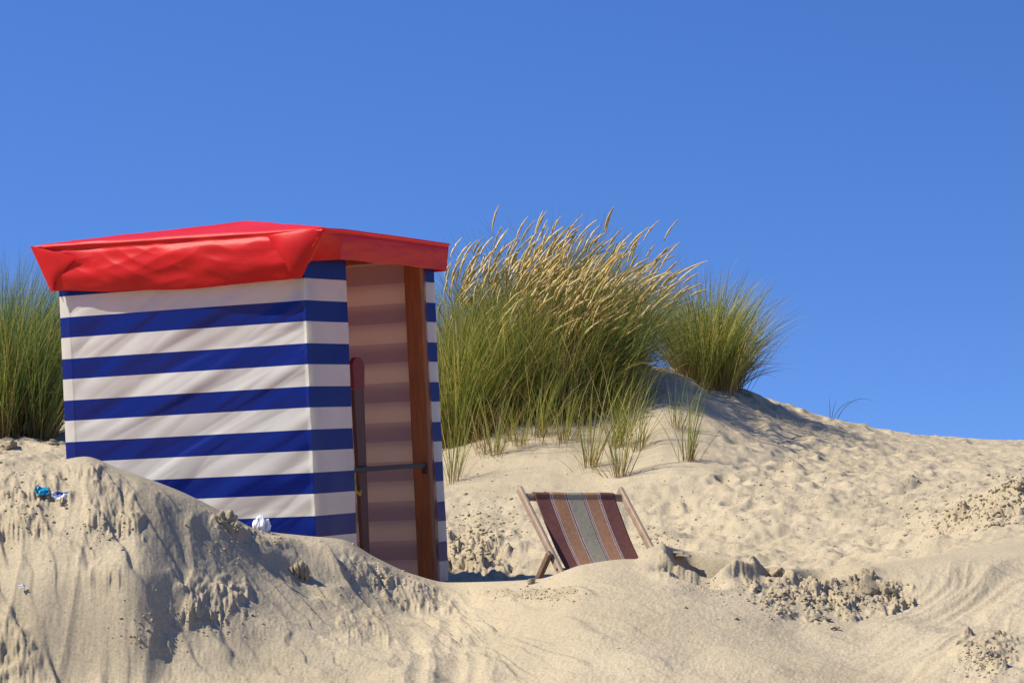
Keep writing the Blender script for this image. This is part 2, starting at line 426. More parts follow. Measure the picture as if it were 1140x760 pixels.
# broken blocks of crust: cracked cells tilted against each other
def broken(cx, cy, w, hgt, cell, amp, seed, lean=0.0, region=None, dmp=.5):
    global dY, dZ, damp
    reg = bank if region is None else region
    a = (PX - cx - lean * (PY - cy)) / w; b = (PY - cy) / hgt
    r = np.sqrt(a * a + b * b) + .40 * pn(PX / 21, PY / 13, 140 + seed) + .2 * pn(PX / 7, PY / 6, 141 + seed)
    msk = (1 - sst(.70, 1.0, r)) * reg
    cell = cell * .0052
    qx = X / cell + .30 * pn(X * 34, YY * 34, 142 + seed); qy = YY / (cell * 1.15) + .30 * pn(X * 34, YY * 34, 143 + seed)
    f1, cr, cid = worley(qx, qy, seed)
    g1, cr2, cid2 = worley(qx * 2.3 + 9, qy * 2.3, seed + 5)
    dome = np.sqrt(np.clip(1 - (f1 / .80) ** 2, 0, 1)); dome2 = np.sqrt(np.clip(1 - (g1 / .85) ** 2, 0, 1))
    blk = (.35 + .65 * cid) * dome * sst(0, .22, cr) + .28 * (dome2 - .4) * sst(0, .2, cr2) - .12 + .07 * fbm(X * 40, YY * 40, 3, 144)
    big_ = sst(-.15, .35, pn(X * 7, YY * 6, 145 + seed) + .1)
    d = msk * amp * .62 * (blk * (.35 + .65 * big_) + .22)
    dZ += d * .75; dY -= d * .2
    damp = np.maximum(damp, msk * dmp * (.5 + .5 * big_) * (.55 + .45 * cid))
broken(952, 662, 66, 24, 30, .085, 1, .1)
broken(900, 676, 60, 26, 20, .070, 2, .7)
broken(858, 648, 36, 22, 22, .055, 3, .5)
broken(1100, 734, 40, 24, 24, .075, 4, .2)
broken(752, 630, 30, 12, 12, .050, 5, -.2)
broken(262, 592, 24, 16, 14, .040, 6, .6)
broken(596, 662, 60, 8, 8, .022, 7)
broken(120, 548, 22, 10, 7, .020, 8)
broken(24, 508, 44, 12, 22, .050, 9)
# --- little drop-offs and hollows along the right part of the near ridge
def hollow(cx, Yc, wx_, wy_, depth, sharp=.35, rim=.3, seed=0):
    global dZ
    cxw = (cx - 570) / F * Yc
    a = (X - cxw) / wx_ + .25 * pn(X * 5, YY * 5, 60 + seed); b = (YY - Yc) / wy_ + .25 * pn(X * 5, YY * 5, 61 + seed)
    r = np.sqrt(a * a + b * b)
    dZ -= depth * (1 - sst(sharp, 1.0, r)) - depth * rim * np.exp(-((r - 1.12) / .22) ** 2)
hollow(786, 14.98, .22, .20, .20, .5, .35, 1)
hollow(772, 14.75, .20, .3, .07, .4, .2, 2)
hollow(915, 15.25, .20, .25, .10, .3, .2, 3)
hollow(1085, 13.1, .09, .12, .09, .3, .2, 4)
hollow(858, 14.95, .10, .12, .08, .3, .4, 5)
hollow(330, 14.2, .18, .3, .05, .2, 0, 6)


# --- trampled sand on the flat between bank and dune
flat = sst(.15, .8, YY - YR) * (1 - sst(35, 38, YY))
fx = X + .06 * pn(X * 3, YY * 3, 70)
bil = np.abs(pn(fx * 3.4, YY * 2.6, 71)) + .55 * np.abs(pn(fx * 7, YY * 5.2, 72))
tram = flat * (1 - .8 * (1 - sst(22.0, 24.0, YY + 0 * X)) * 0)
smooth_zone = sst(480, 520, PX) * (1 - sst(760, 860, PX)) * sst(20.8, 22.2, YY) * (1 - sst(25, 26, YY))
tram = tram * (1 - .75 * smooth_zone) * (1 - .55 * sst(25.5, 28.5, YY))
dZ += tram * (.036 * (bil - .35) + .010 * fbm(X * 11, YY * 8, 3, 73))
# footprints
S = (YY > 16) & (YY < 34)
n_fp = 1500
fpY = np.sqrt(RNG.random(n_fp) * (33 ** 2 - 16.4 ** 2) + 16.4 ** 2); fpx = RNG.random(n_fp) * 1260 - 60
for k in range(n_fp):
    if 480 < fpx[k] < 800 and 20.8 < fpY[k] < 25.5: continue
    X0 = (fpx[k] - 570) / F * fpY[k]; rw = RNG.uniform(.08, .16); rl = rw * RNG.uniform(1.0, 1.9)
    i0, i1 = np.searchsorted(rowsY, [fpY[k] - .42, fpY[k] + .42]); dp = .42 / fpY[k] * F
    j0, j1 = np.searchsorted(cols, [fpx[k] - dp, fpx[k] + dp])
    if i1 <= i0 or j1 <= j0: continue
    th = RNG.random() * math.pi; c_, s_ = math.cos(th), math.sin(th)
    ax = X[i0:i1, j0:j1] - X0; ay = YY[i0:i1, j0:j1] - fpY[k]
    r = np.sqrt(((ax * c_ + ay * s_) / rl) ** 2 + ((-ax * s_ + ay * c_) / rw) ** 2)
    dd = RNG.uniform(.006, .024)
    dZ[i0:i1, j0:j1] += (-dd * (1 - sst(.4, 1.05, r)) + dd * .55 * np.exp(-((r - 1.2) / .22) ** 2)) * flat[i0:i1, j0:j1]
# churned, cloddy sand: left of the chair, on the right-hand mound, far left
def churn(cx, cy_Y, wpx, wY, amp, fr=10, seed=0):
    global dZ, damp
    k = np.exp(-((PX - cx) / wpx) ** 2 - ((YY - cy_Y) / wY) ** 2)
    n1 = fbm(X * fr, YY * fr * .7, 4, 80 + seed, .62)
    dZ += k * amp * (n1 + .6 * np.abs(pn(X * fr * .5, YY * fr * .4, 81 + seed)))
    damp = np.maximum(damp, k * .45 * sst(.15, .6, n1 * 1.0))
flat0 = sst(.3, .9, YY - YR)
def churn2(cx, cY, wpx, wY, amp, seed, cell=7.0):
    global dZ, damp
    r = np.sqrt(((PX - cx) / wpx) ** 2 + ((YY - cY) / wY) ** 2) + .45 * pn(X * 3, YY * 2, 180 + seed) + .2 * pn(X * 11, YY * 7, 181 + seed)
    k = (1 - sst(.45, 1.05, r)) * flat0
    k = k * sst(18.5, 19.1, YY + 3 * (cx > 900))
    f1, cr, cid = worley(X * cell + .3 * pn(X * 9, YY * 9, 182), YY * cell * .6, seed)
    g1, cr2, cid2 = worley(X * cell * 2.4 + 5, YY * cell * 1.4, seed + 3)
    dZ += k * amp * (cid * sst(0, .2, cr) * np.sqrt(np.clip(1 - (f1 / .9) ** 2, 0, 1)) + .6 * cid2 * sst(0, .3, cr2) - .4 + .5 * fbm(X * 14, YY * 9, 3, 183))
    damp = np.maximum(damp, k * .40 * cid)
churn2(540, 19.4, 62, 1.1, .055, 1)
churn2(1100, 17.6, 85, .9, .060, 2)
churn(30, 15.2, 60, .6, .05, 9, 3)
churn(745, 17.0, 40, .5, .035, 9, 4)
damp = np.clip(damp, 0, 1)
# crest bumps
dZ += .016 * fbm(X * 2.2, YY * 1.2, 3, 90) * np.exp(-((YY - A['crY'][None, :]) / 2.5) ** 2)

# the hummocks blown up round the grass roots
for (hx, hY, wX, wYY, a) in ((610, 23.4, .75, .9, .10), (745, 24.4, .45, .7, .08), (805, 26.6, .5, .8, .06), (10, 23.2, .5, .6, .08)):
    xw = (hx - 570) / F * hY
    dZ += a * np.exp(-((X - xw) / wX) ** 2 - ((YY - hY) / wYY) ** 2)

YF = YY + dY; ZF = Z + dZ
verts = np.stack([X, YF, ZF + ZC], -1)
sand = np_mesh('sand_dunes', verts.reshape(-1, 3), grid_quads(*Z.shape), M_sand, attrs={'damp': damp})
tag(sand, 'pale trampled beach sand rising from the slumped near bank to the dune crest', None, None, 'structure')
# the open beach all round, a little below the modelled sheet
bb = 2500
base = np_mesh('beach_ground', [(-bb, -bb, -.35), (bb, -bb, -.35), (bb, bb, -.35), (-bb, bb, -.35)], [[0, 1, 2, 3]], M_sand)
tag(base, 'open beach sand reaching away all round', None, None, 'structure')

def ground(px, Y):
    j = np.clip(np.searchsorted(cols, px) - 1, 0, nc - 2); i = np.clip(np.searchsorted(rowsY, Y) - 1, 0, len(rowsY) - 2)
    tx = (px - cols[j]) / (cols[j + 1] - cols[j]); ty = (Y - rowsY[i]) / (rowsY[i + 1] - rowsY[i])
    zz = (ZF[i, j] * (1 - tx) + ZF[i, j + 1] * tx) * (1 - ty) + (ZF[i + 1, j] * (1 - tx) + ZF[i + 1, j + 1] * tx) * ty
    return zz + ZC
def groundXY(x, y):
    return ground(570 + x / y * F, y)
def on_pixel(px, py, Y0=10.8, Y1=34):
    """first ground point that shows at a photo pixel"""
    j = int(np.clip(np.searchsorted(cols, px), 0, nc - 1))
    el = ZF[:, j] / YF[:, j]
    tgt = float(elev(py))
    ok = np.where((rowsY > Y0) & (rowsY < Y1) & (el >= tgt))[0]
    i = ok[0] if len(ok) else len(rowsY) - 1
    return Vector(((px - 570) / F * rowsY[i], YF[i, j], ZF[i, j] + ZC))

# ------------------------------------------------------------------ beach tent
W = 1.63; H = 2.10; TH = math.radians(24.6); TILT = math.radians(-2.75)
Cb = P(356, 686, 16.5)
centre = Vector((Cb.x - W / 2 * math.cos(TH) + W / 2 * math.sin(TH), Cb.y + W / 2 * math.sin(TH) + W / 2 * math.cos(TH), Cb.z))
TM = Matrix.Translation(centre) @ Matrix.Rotation(TILT, 4, 'Y') @ Matrix.Rotation(-TH, 4, 'Z')
tent = empty('beach_tent', TM)
tag(tent, 'blue and white striped beach tent with glossy red roof and open doorway', 'beach tent')
hw = W / 2

def cloth_panel(name, p_of, u0, u1, v0, v1, nu, nv, disp, phase, parent, mat=None, normal=None):
    u = np.linspace(u0, u1, nu); v = np.linspace(v0, v1, nv)
    U, V = np.meshgrid(u, v)
    d = disp(U, V)
    x, y, zz = p_of(U, V, d)
    uv = np.stack([U.ravel(), ((V + phase) / PERIOD).ravel()], -1)
    return np_mesh(name, np.stack([x, y, zz], -1).reshape(-1, 3), grid_quads(nv, nu), mat or M_stripe, parent, uvs=uv)

def folds(U, V, seed, ang=30, amp=.006):
    c, s = math.cos(math.radians(ang)), math.sin(math.radians(ang))
    al = U * c + V * s; ac = -U * s + V * c
    warp = .05 * pn(al * 1.4, ac * 1.8, seed + 3)
    n = pn(al * .9, (ac + warp) * 7.0, seed) + .40 * pn(al * 1.3, (ac + warp) * 13, seed + 1)
    sharp = (1 - 2 * np.abs(pn(al * 1.0, (ac + warp) * 4.2, seed + 7))) + .5 * (1 - 2 * np.abs(pn(al * 1.4, (ac + warp) * 9.5, seed + 8)))
    return amp * (.8 * n + .55 * sharp) + .010 * pn(U * 1.5, V * 1.2, seed + 2)
PH = PERIOD - (1.70 % PERIOD)         # a blue bar starts here going down
phase_front = .060

def f_disp(U, V):
    k = sst(0, .16, U) * sst(0, .03, W - U)
    seam = np.exp(-(W - U) / .16)
    d = folds(U, V, 100, 27, -.0115) * k * (.75 + .5 * U / W)
    # short tension puckers at the two seams, one at every bar edge
    d += .0035 * np.sin(2 * np.pi * V / PERIOD * 2 + 3 * U) * np.exp(-U / .12) * sst(.06, .1, U)
    d += .006 * seam * pn((U - V * .9) * 3, V * 9, 107)
    d -= .0
    return d
# front wall: u from left corner to near corner, outward = -y ; the first 8 cm wraps round the left post
def p_front(U, V, d):
    back = np.clip(.085 - U, 0, 1)
    off = back * .30 + .004 * sst(.08, .086, U)
    return -hw + U, -hw - d + off, V
cloth_panel('wall_panel', p_front, 0, W, -.1, H, 330, 380, f_disp, phase_front, tent)
# left wall (sun side), back wall
def s_disp(U, V): return folds(U, V, 130, 20, .006) * sst(0, .1, U) * sst(0, .1, W - U)
cloth_panel('wall_panel', lambda U, V, d: (-hw - d + .03 * np.clip(1 - U / .1, 0, 1) * 0, -hw + .027 + U * (W - .027) / W, V), 0, W, -.1, H, 90, 110, s_disp, phase_front, tent)
cloth_panel('wall_panel', lambda U, V, d: (-hw + U, hw + d, V), 0, W, -.1, H, 90, 110, s_disp, phase_front - .006, tent)
# door side: flap at the near corner, narrow return at the far corner
FL = .47
def fl_disp(U, V): return .003 * pn(U * 5, V * 2.5, 150) + .005 * pn(U * 2, V * 1.1, 151) * sst(0, .2, U)
flap = cloth_panel('door_flap', lambda U, V, d: (hw + d + .01 * (U / FL) ** 2, -hw + .003 + U - .012 * np.cos(V * 1.6) * U / FL, V), 0, FL, -.1, H, 50, 140, fl_disp, phase_front, tent)
flap['label'] = 'narrow shaded striped door flap at the near corner'
cloth_panel('door_flap', lambda U, V, d: (hw + .012 + d, hw - .115 + U + .008 * np.sin(V * 3.1) * (1 - U / .12), V), 0, .118, -.1, H, 14, 120, lambda U, V: .004 * pn(U * 3, V * 3, 155), phase_front - .022, tent)

# plain tan lining hung just inside the back and far-side walls, the bars showing through faintly
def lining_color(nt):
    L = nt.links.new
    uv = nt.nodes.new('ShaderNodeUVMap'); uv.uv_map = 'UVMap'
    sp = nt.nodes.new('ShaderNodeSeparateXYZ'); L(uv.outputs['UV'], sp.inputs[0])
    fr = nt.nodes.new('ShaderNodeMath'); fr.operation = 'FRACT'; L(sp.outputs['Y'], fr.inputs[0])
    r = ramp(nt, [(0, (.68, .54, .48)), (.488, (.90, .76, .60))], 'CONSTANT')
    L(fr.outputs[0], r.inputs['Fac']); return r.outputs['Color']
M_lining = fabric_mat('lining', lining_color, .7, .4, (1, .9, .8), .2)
cloth_panel('lining', lambda U, V, d: (-hw + .02 + U * (W - .04) / W, hw - .022 + d * .5, V), 0, W, -.1, H - .01, 60, 80, s_disp, phase_front - .034, tent, M_lining)
cloth_panel('lining', lambda U, V, d: (-hw + .015 - d * .5, -hw + .12 + U * (W - .15) / W, V), 0, W, -.1, H - .01, 60, 80, s_disp, phase_front - .034, tent, M_lining)
cloth_panel('lining', lambda U, V, d: (hw - .014 + d, hw - .088 + U, V), 0, .075, -.1, H - .01, 12, 60, lambda U, V: .003 * pn(U * 3, V * 3, 156), phase_front - .034, tent, M_lining)
# timber: four posts, top rails
for (x, y) in ((-hw + .045, -hw + .075), (hw - .06, -hw + .075), (-hw + .045, hw - .045)):
    bm_obj('post', beam((x, y, -.1), (x, y, H - .02), .05, .05, (0, 1, 0)), M_post, tent, False, .006)
bm_obj('post', beam((hw - .05, hw - .150, -.1), (hw - .05, hw - .150, H - .02), .11, .05, (0, 1, 0)), M_post, tent, False, .006)
for a, b in (((-hw, -hw + .075), (hw, -hw + .075)), ((-hw, hw - .03), (hw, hw - .03))):
    bm_obj('rail', beam((a[0] + .04, a[1], H - .045), (b[0] - .04, b[1], H - .045), .03, .05), M_post, tent, False, .004)
for x in (-hw + .03, hw - .03):
    bm_obj('rail', beam((x, -hw + .06, H - .05), (x, hw - .06, H - .05), .03, .05), M_post, tent, False, .004)
# dark bar across the doorway, with bracket
barz = .785
bar = bm_obj('door_bar', beam((hw - .02, -hw + .36, barz - .005), (hw - .02, hw - .13, barz + .0), .018, .028), M_metal, tent, False, .003)
bm_obj('bracket', beam((hw - .018, hw - .20, barz - .035), (hw - .018, hw - .13, barz - .035), .03, .03), M_metal, bar, False, .003)
bm = bmesh.new()
pts = [(hw - .03, -hw + .56, barz - .01), (hw - .035, -hw + .565, barz - .07), (hw - .03, -hw + .56, barz - .12), (hw - .02, -hw + .59, barz - .15), (hw - .02, -hw + .61, barz - .12)]
for a, b in zip(pts[:-1], pts[1:]): rod(a, b, .007, 8, bm)
bm_obj('strap', bm, M_yellow, bar, True)

# roof: low pyramid over a wider eave, soft sag between the hips
HE = H + .02
EC = Vector((hw + .180, -hw - .07, HE + .015)); EL = Vector((-hw - .112, -hw - .07, HE + .048)); ER = Vector((hw + .095, hw + .06, HE + .005)); EB = Vector((-hw - .15, hw + .06, HE))
AP = Vector((.0, .0, HE + .165))
def roof_mesh():
    nv_, nu_ = 40, 60
    vs, qs = [], []
    for s, (a, b) in enumerate(((EL, EC), (EC, ER), (ER, EB), (EB, EL))):
        off = len(vs)
        for j in range(nv_ + 1):
            t_ = j / nv_
            for i in range(nu_ + 1):
                q = i / nu_
                e = a.lerp(b, q)
                p = e.lerp(AP, t_)
                sag = -.018 * math.sin(math.pi * t_) * math.sin(math.pi * q)
                nz = .006 * (mnoise.noise(Vector((p.x * 2.2, p.y * 2.2, 3.1)))) + .003 * mnoise.noise(Vector((p.x * 7, p.y * 7, 1.1)))
                edge = -.012 * math.exp(-t_ / .03)
                edge2 = (.006 * mnoise.noise(Vector((p.x * 9, p.y * 9, 5))) ) * math.exp(-t_ / .04)
                vs.append((p.x, p.y, p.z + sag + nz * math.sin(math.pi * min(1, t_ * 3 + .1) / 2) + edge + edge2))
        for j in range(nv_):
            for i in range(nu_):
                o = off + j * (nu_ + 1) + i
                qs.append((o, o + 1, o + nu_ + 2, o + nu_ + 1))
    return vs, qs
vs, qs = roof_mesh()
roof = np_mesh('roof', vs, qs, M_red, tent)
# valance round the eave. keys: (eave point, hem point, how far the cloth bellies outwards)
keys = [
    (EL + Vector((.0, .02, -.005)), Vector((-hw - .0, -hw - .035, HE - .222)), 0.0),
    (EL.lerp(EC, .08), Vector((-hw + .04, -hw - .040, HE - .222)), .01),
    (EL.lerp(EC, .3), Vector((-hw + .40, -hw - .045, HE - .255)), .03),
    (EL.lerp(EC, .6), Vector((.15, -hw - .05, HE - .27)), .03),
    (EL.lerp(EC, .82), Vector((hw - .25, -hw - .055, HE - .262)), .035),
    (EL.lerp(EC, .93), Vector((hw - .08, -hw - .06, HE - .262)), .03),
    (EC + Vector((0, -.004, -.01)), Vector((hw + .0, -hw - .055, HE - .255)), .02),
]
keys2 = [
    (EC + Vector((.002, 0, -.01)), Vector((hw + .0, -hw - .053, HE - .255)), .0),
    (EC + Vector((.004, .004, -.01)), Vector((hw + .045, -hw + .0, HE - .165)), .004),
    (EC.lerp(ER, .14), Vector((hw + .14, -hw + .17, HE - .158)), .004),
    (EC.lerp(ER, .6), Vector((hw + .10, .15, HE - .155)), .008),
    (ER + Vector((0, 0, -.005)), Vector((hw + .075, hw + .05, HE - .165)), .0),
]
keys3 = [
    (ER + Vector((0, .002, -.005)), Vector((hw + .07, hw + .052, HE - .165)), .0),
    (ER.lerp(EB, .5), Vector((0, hw + .04, HE - .2)), .01),
    (EB + Vector((0, 0, -.005)), Vector((-hw - .05, hw + .045, HE - .2)), .0),
    (EB.lerp(EL, .5), Vector((-hw - .05, 0, HE - .24)), .02),
    (EL + Vector((-.002, .03, -.006)), Vector((-hw - .01, -hw - .02, HE - .222)), .0),
]
def valance(name, keys, nu=220, nv=36, seed=0, amp=.009):
    Ts = np.array([tuple(k[0]) for k in keys]); Bs = np.array([tuple(k[1]) for k in keys]); bl = np.array([k[2] for k in keys])
    s = np.concatenate([[0], np.cumsum(np.linalg.norm(np.diff((Ts + Bs) / 2, axis=0), axis=1))])
    q = np.linspace(0, s[-1], nu)
    T = np.stack([np.interp(q, s, Ts[:, i]) for i in range(3)], -1)
    B = np.stack([np.interp(q, s, Bs[:, i]) for i in range(3)], -1)
    bel = np.interp(q, s, bl)
    B[:, 2] += .007 * pn(q * 2.2, 0 * q, 160 + seed)
    v = np.linspace(0, 1, nv)[:, None, None]
    G = T[None] * (1 - v) + B[None] * v
    tan = np.gradient(T, axis=0); tan /= np.linalg.norm(tan, axis=1)[:, None] + 1e-9
    out = np.stack([tan[:, 1], -tan[:, 0], 0 * q], -1)
    vv = v[..., 0]; QQ = np.repeat(q[None], nv, 0)
    fold = amp * (pn(QQ * 2.1 + vv * .9, vv * 2.4, 165 + seed) + .5 * pn(QQ * 5 - vv * 1.4, vv * 3.2, 166 + seed) + .32 * (1 - 2.4 * np.abs(pn(QQ * 2.6 + vv * 1.8, vv * 1.6, 167 + seed))) + .2 * (1 - 2.4 * np.abs(pn(QQ * 6 - vv * 2.5, vv * 2.2, 168 + seed)))) * np.sin(np.pi * np.clip(vv, 0, 1)) ** .5
    lip = .010 * np.exp(-((vv - .05) / .04) ** 2) - .006 * np.exp(-((vv - .14) / .05) ** 2)
    disp = fold + lip + bel[None] * np.sin(np.pi * vv) ** .8
    G = G + out[None] * disp[..., None]
    return np_mesh(name, G.reshape(-1, 3), grid_quads(nv, nu), M_red, roof)
valance('valance', keys, 320, 50, 0, .013)
valance('valance', keys2, 200, 40, 3, .004)
valance('valance', keys3, 200, 20, 6, .008)
# folded-over corners of the valance: left ear and near-corner ear
def ear(name, pts, puff, seed):
    """four-sided cloth fold given by corner points a-b-c-d, bellied outwards"""
    a, b, c, d = [Vector(p) for p in pts]
    n = 26; out = (b - a).cross(d - a).normalized()
    if out.y > 0: out = -out
    vs = []
    for j in range(n):
        for i in range(n):
            s_, t_ = i / (n - 1), j / (n - 1)
            p = a.lerp(b, s_).lerp(d.lerp(c, s_), t_)
            k = math.sin(math.pi * s_) * math.sin(math.pi * t_)
            vs.append(p + out * (puff * k ** .7 + .006 * mnoise.noise(p * 9 + Vector((seed, 0, 0))) * min(1, 4 * k)))
    return np_mesh(name, [tuple(v) for v in vs], grid_quads(n, n), M_red, roof)
ear('corner_fold', [EL + Vector((-.004, -.012, -.002)), EL.lerp(EC, .165) + Vector((0, -.020, -.085)), Vector((-hw + .03, -hw - .062, HE - .170)), Vector((-hw - .0, -hw - .05, HE - .240))], .012, 1)
ear('corner_fold', [EL.lerp(EC, .82) + Vector((0, -.036, -.03)), EC + Vector((.006, -.012, -.006)), Vector((hw + .018, -hw - .060, HE - .262)), Vector((hw - .04, -hw - .085, HE - .225))], .03, 2)

# red-topped board inside, leaning by the doorway: a thing of its own
bt = empty('leaning_board', TM @ Matrix.Translation((hw - .06, -hw + .675, 0)))
tag(bt, 'brown board with rounded red top, half hidden behind the door flap inside the tent', 'board')
def board(z0, z1, w0, w1, th, rnd, name, mat):
    bm = bmesh.new(); outl = []
    outl += [(-w0 / 2, z0), (w0 / 2, z0)]
    if rnd:
        for k in range(0, 13):
            a_ = math.pi * k / 12
            outl.append((math.cos(a_) * w1 / 2, z1 - w1 * .38 + math.sin(a_) * w1 * .38))
    else:
        outl += [(w1 / 2, z1), (-w1 / 2, z1)]
    f = bm.faces.new([bm.verts.new((0, y_, z_)) for y_, z_ in outl])
    r_ = bmesh.ops.extrude_face_region(bm, geom=[f])
    bmesh.ops.translate(bm, vec=(th, 0, 0), verts=[v for v in r_['geom'] if isinstance(v, bmesh.types.BMVert)])
    return bm_obj(name, bm, mat, bt, False)
board(-.05, 1.245, .06, .125, .022, False, 'board', M_darkwood)
board(1.247, 1.43, .125, .145, .026, True, 'painted_tip', M_redpaint)

# ------------------------------------------------------------------ deck chair
def chair_stripe(nt):
    L = nt.links.new
    uv = nt.nodes.new('ShaderNodeUVMap'); uv.uv_map = 'UVMap'
    sp = nt.nodes.new('ShaderNodeSeparateXYZ'); L(uv.outputs['UV'], sp.inputs[0])
    mar, pk, br, ol = (.185, .078, .064), (.55, .42, .38), (.38, .21, .115), (.33, .30, .21)
    dk = (.045, .014, .02)
    st = [(0, mar), (.180, pk), (.192, dk), (.200, pk), (.212, br), (.372, pk), (.384, dk), (.398, pk), (.410, ol), (.590, dk), (.598, pk), (.612, dk), (.620, pk), (.632, br), (.782, pk), (.794, dk), (.802, pk), (.816, mar)]
    r = ramp(nt, st, 'CONSTANT'); L(sp.outputs['X'], r.inputs['Fac'])
    tc = nt.nodes.new('ShaderNodeTexCoord')
    n = noise_tex(nt, 45, 4, .7, tc.outputs['Object']); rr = ramp(nt, [(.3, (.82, .82, .82)), (.7, (1.14, 1.14, 1.14))]); L(n.outputs['Fac'], rr.inputs['Fac'])
    mu = nt.nodes.new('ShaderNodeMix'); mu.data_type = 'RGBA'; mu.blend_type = 'MULTIPLY'; mu.inputs['Factor'].default_value = 1
    L(r.outputs['Color'], mu.inputs['A']); L(rr.outputs['Color'], mu.inputs['B'])
    return mu.outputs['Result']
M_sling = fabric_mat('striped_canvas', chair_stripe, .85, .22, (1, 1, 1), .1, .3)
top_mid = P(638, 551, 16.1)
CY = math.radians(27)                                   # turned to its own left
chair_rot = Matrix.Rotation(CY, 4, 'Z') @ Matrix.Rotation(math.radians(.8), 4, 'Y')
# local frame: x = sitter's side axis, -y = forward, z = up
TOPL = Vector((0, .46, .80))
CM = Matrix.Translation(top_mid) @ chair_rot @ Matrix.Translation(-TOPL)
chair = empty('deck_chair', CM)
tag(chair, 'wooden deck chair with maroon, brown and olive striped canvas, half sunk behind sand', 'deck chair')
cw = .31
FOOT = Vector((0, -.42, .02))
def ln(t_): return TOPL.lerp(FOOT, t_)
for s in (-1, 1):
    p0 = ln(-.045) + Vector((s * cw, 0, 0)); p1 = ln(1) + Vector((s * cw, 0, 0))
    o = bm_obj('side_rail', beam(p0, p1, .028, .045, (0, 1, .9)), M_chairwood, chair, True, .011, 3)
    # crossing seat frame
    q0 = Vector((s * (cw - .034), .33, .0)); q1 = Vector((s * (cw - .034), -.46, .40))
    bm_obj('seat_rail', beam(q0, q1, .026, .04, (0, 1, .5)), M_chairdark, chair, True, .008, 3)
    bm_obj('pivot_bolt', rod((s * (cw + .02), .02, .228 + .19), (s * (cw - .05), .02, .228 + .19), .006, 10), M_metal, chair, True)
    # prop leg, pinned to the outside of the rail and dropping to the back
    r0 = ln(.46) + Vector((s * (cw + .0), .014, -.0)); r1 = Vector((s * (cw + .0), .44, .10))
    a0 = ln(.42) + Vector((s * (cw + (.030)), 0, 0))
    bm_obj('prop_leg', beam(a0 + Vector((0, -.015, .03)), Vector((s * (cw + .03), .47, .07)), .026, .042, (0, 1, .3)), M_chairdark, chair, True, .009, 3)
bm_obj('top_bar', beam(TOPL + Vector((-cw, 0, -.012)), TOPL + Vector((cw, 0, -.012)), .028, .042, (0, .3, 1)), M_chairwood, chair, True, .010, 3)
bm_obj('front_bar', beam((-cw + .034, -.46, .40), (cw - .034, -.46, .40), .026, .036), M_chairwood, chair, True, .008, 2)
bm_obj('cross_bar', beam((-cw - .03, .44, .11), (cw + .03, .44, .11), .024, .03), M_chairdark, chair, True, .006, 2)
# sling: hangs from the top bar, dips, rises to the front bar
sw = .245
ts = np.linspace(0, 1, 60); us = np.linspace(0, 1, 60)
B0, B1, B2, B3 = np.array([0, .434, .785]), np.array([0, .17, .45]), np.array([0, -.13, .12]), np.array([0, -.47, .42])
cv = ((1 - ts) ** 3)[:, None] * B0 + (3 * (1 - ts) ** 2 * ts)[:, None] * B1 + (3 * (1 - ts) * ts ** 2)[:, None] * B2 + (ts ** 3)[:, None] * B3
wrap = np.array([[0, .484, .768], [0, .484, .800], [0, .476, .811], [0, .460, .814], [0, .444, .811], [0, .436, .800]])
cv = np.concatenate([wrap, cv]); sv = []
for r_i, c in enumerate(cv):
    for u_ in us:
        pinch = 1 - .03 * math.sin(math.pi * min(1, max(0, (r_i - 6) / 60)))
        wob = .006 * math.sin(u_ * math.pi) * math.sin(math.pi * r_i / 64) + .002 * mnoise.noise(Vector((u_ * 5, r_i * .12, 0)))
        sv.append((-(u_ - .5) * -2 * sw * pinch, c[1] + wob, c[2] - wob))
sling = np_mesh('canvas_seat', sv, grid_quads(len(cv), 60), M_sling, chair, uvs=np.tile(np.stack([us, us * 0], -1), (len(cv), 1)))
so = sling.modifiers.new('thick', 'SOLIDIFY'); so.thickness = .0022

# ------------------------------------------------------------------ clods, crumbs
def clod_mesh(r, sub, seed, squash=(1, 1, 1), rough=.35, cuts=3):
    bm = bmesh.new(); bmesh.ops.create_icosphere(bm, subdivisions=sub, radius=1)
    rnd = random.Random(seed); off = Vector((rnd.random() * 50, rnd.random() * 50, rnd.random() * 50))
    planes = [(Vector((rnd.uniform(-1, 1), rnd.uniform(-1, 1), rnd.uniform(-.6, 1))).normalized(), rnd.uniform(.5, .8)) for _ in range(cuts)]
    for v in bm.verts:
        p = v.co.copy()
        p *= 1 + rough * mnoise.noise(p * 1.3 + off) + rough * .5 * mnoise.noise(p * 3.1 + off) + rough * .22 * mnoise.noise(p * 8 + off)
        for n_, d_ in planes:
            e_ = p.dot(n_) - d_
            if e_ > 0: p -= n_ * e_ * .85
        v.co = Vector((p.x * squash[0], p.y * squash[1], p.z * squash[2])) * r
    return bm
def clump(px, py, r, seed, label, squash=(1, 1, .8), group=None, sink=.75, rough=.75, sub=4, Y0=10.8, rz=None):
    p = on_pixel(px, py, Y0)
    o = bm_obj('sand_clump', clod_mesh(r, sub, seed, squash, rough), M_clod, None, False)
    for q in o.data.polygons: q.use_smooth = True
    o.location = p + Vector((0, 0, r * squash[2] * (1 - sink)))
    o.rotation_euler = (0, 0, rz if rz is not None else seed * 1.3)
    tag(o, label, 'sand clump', group)
    return o
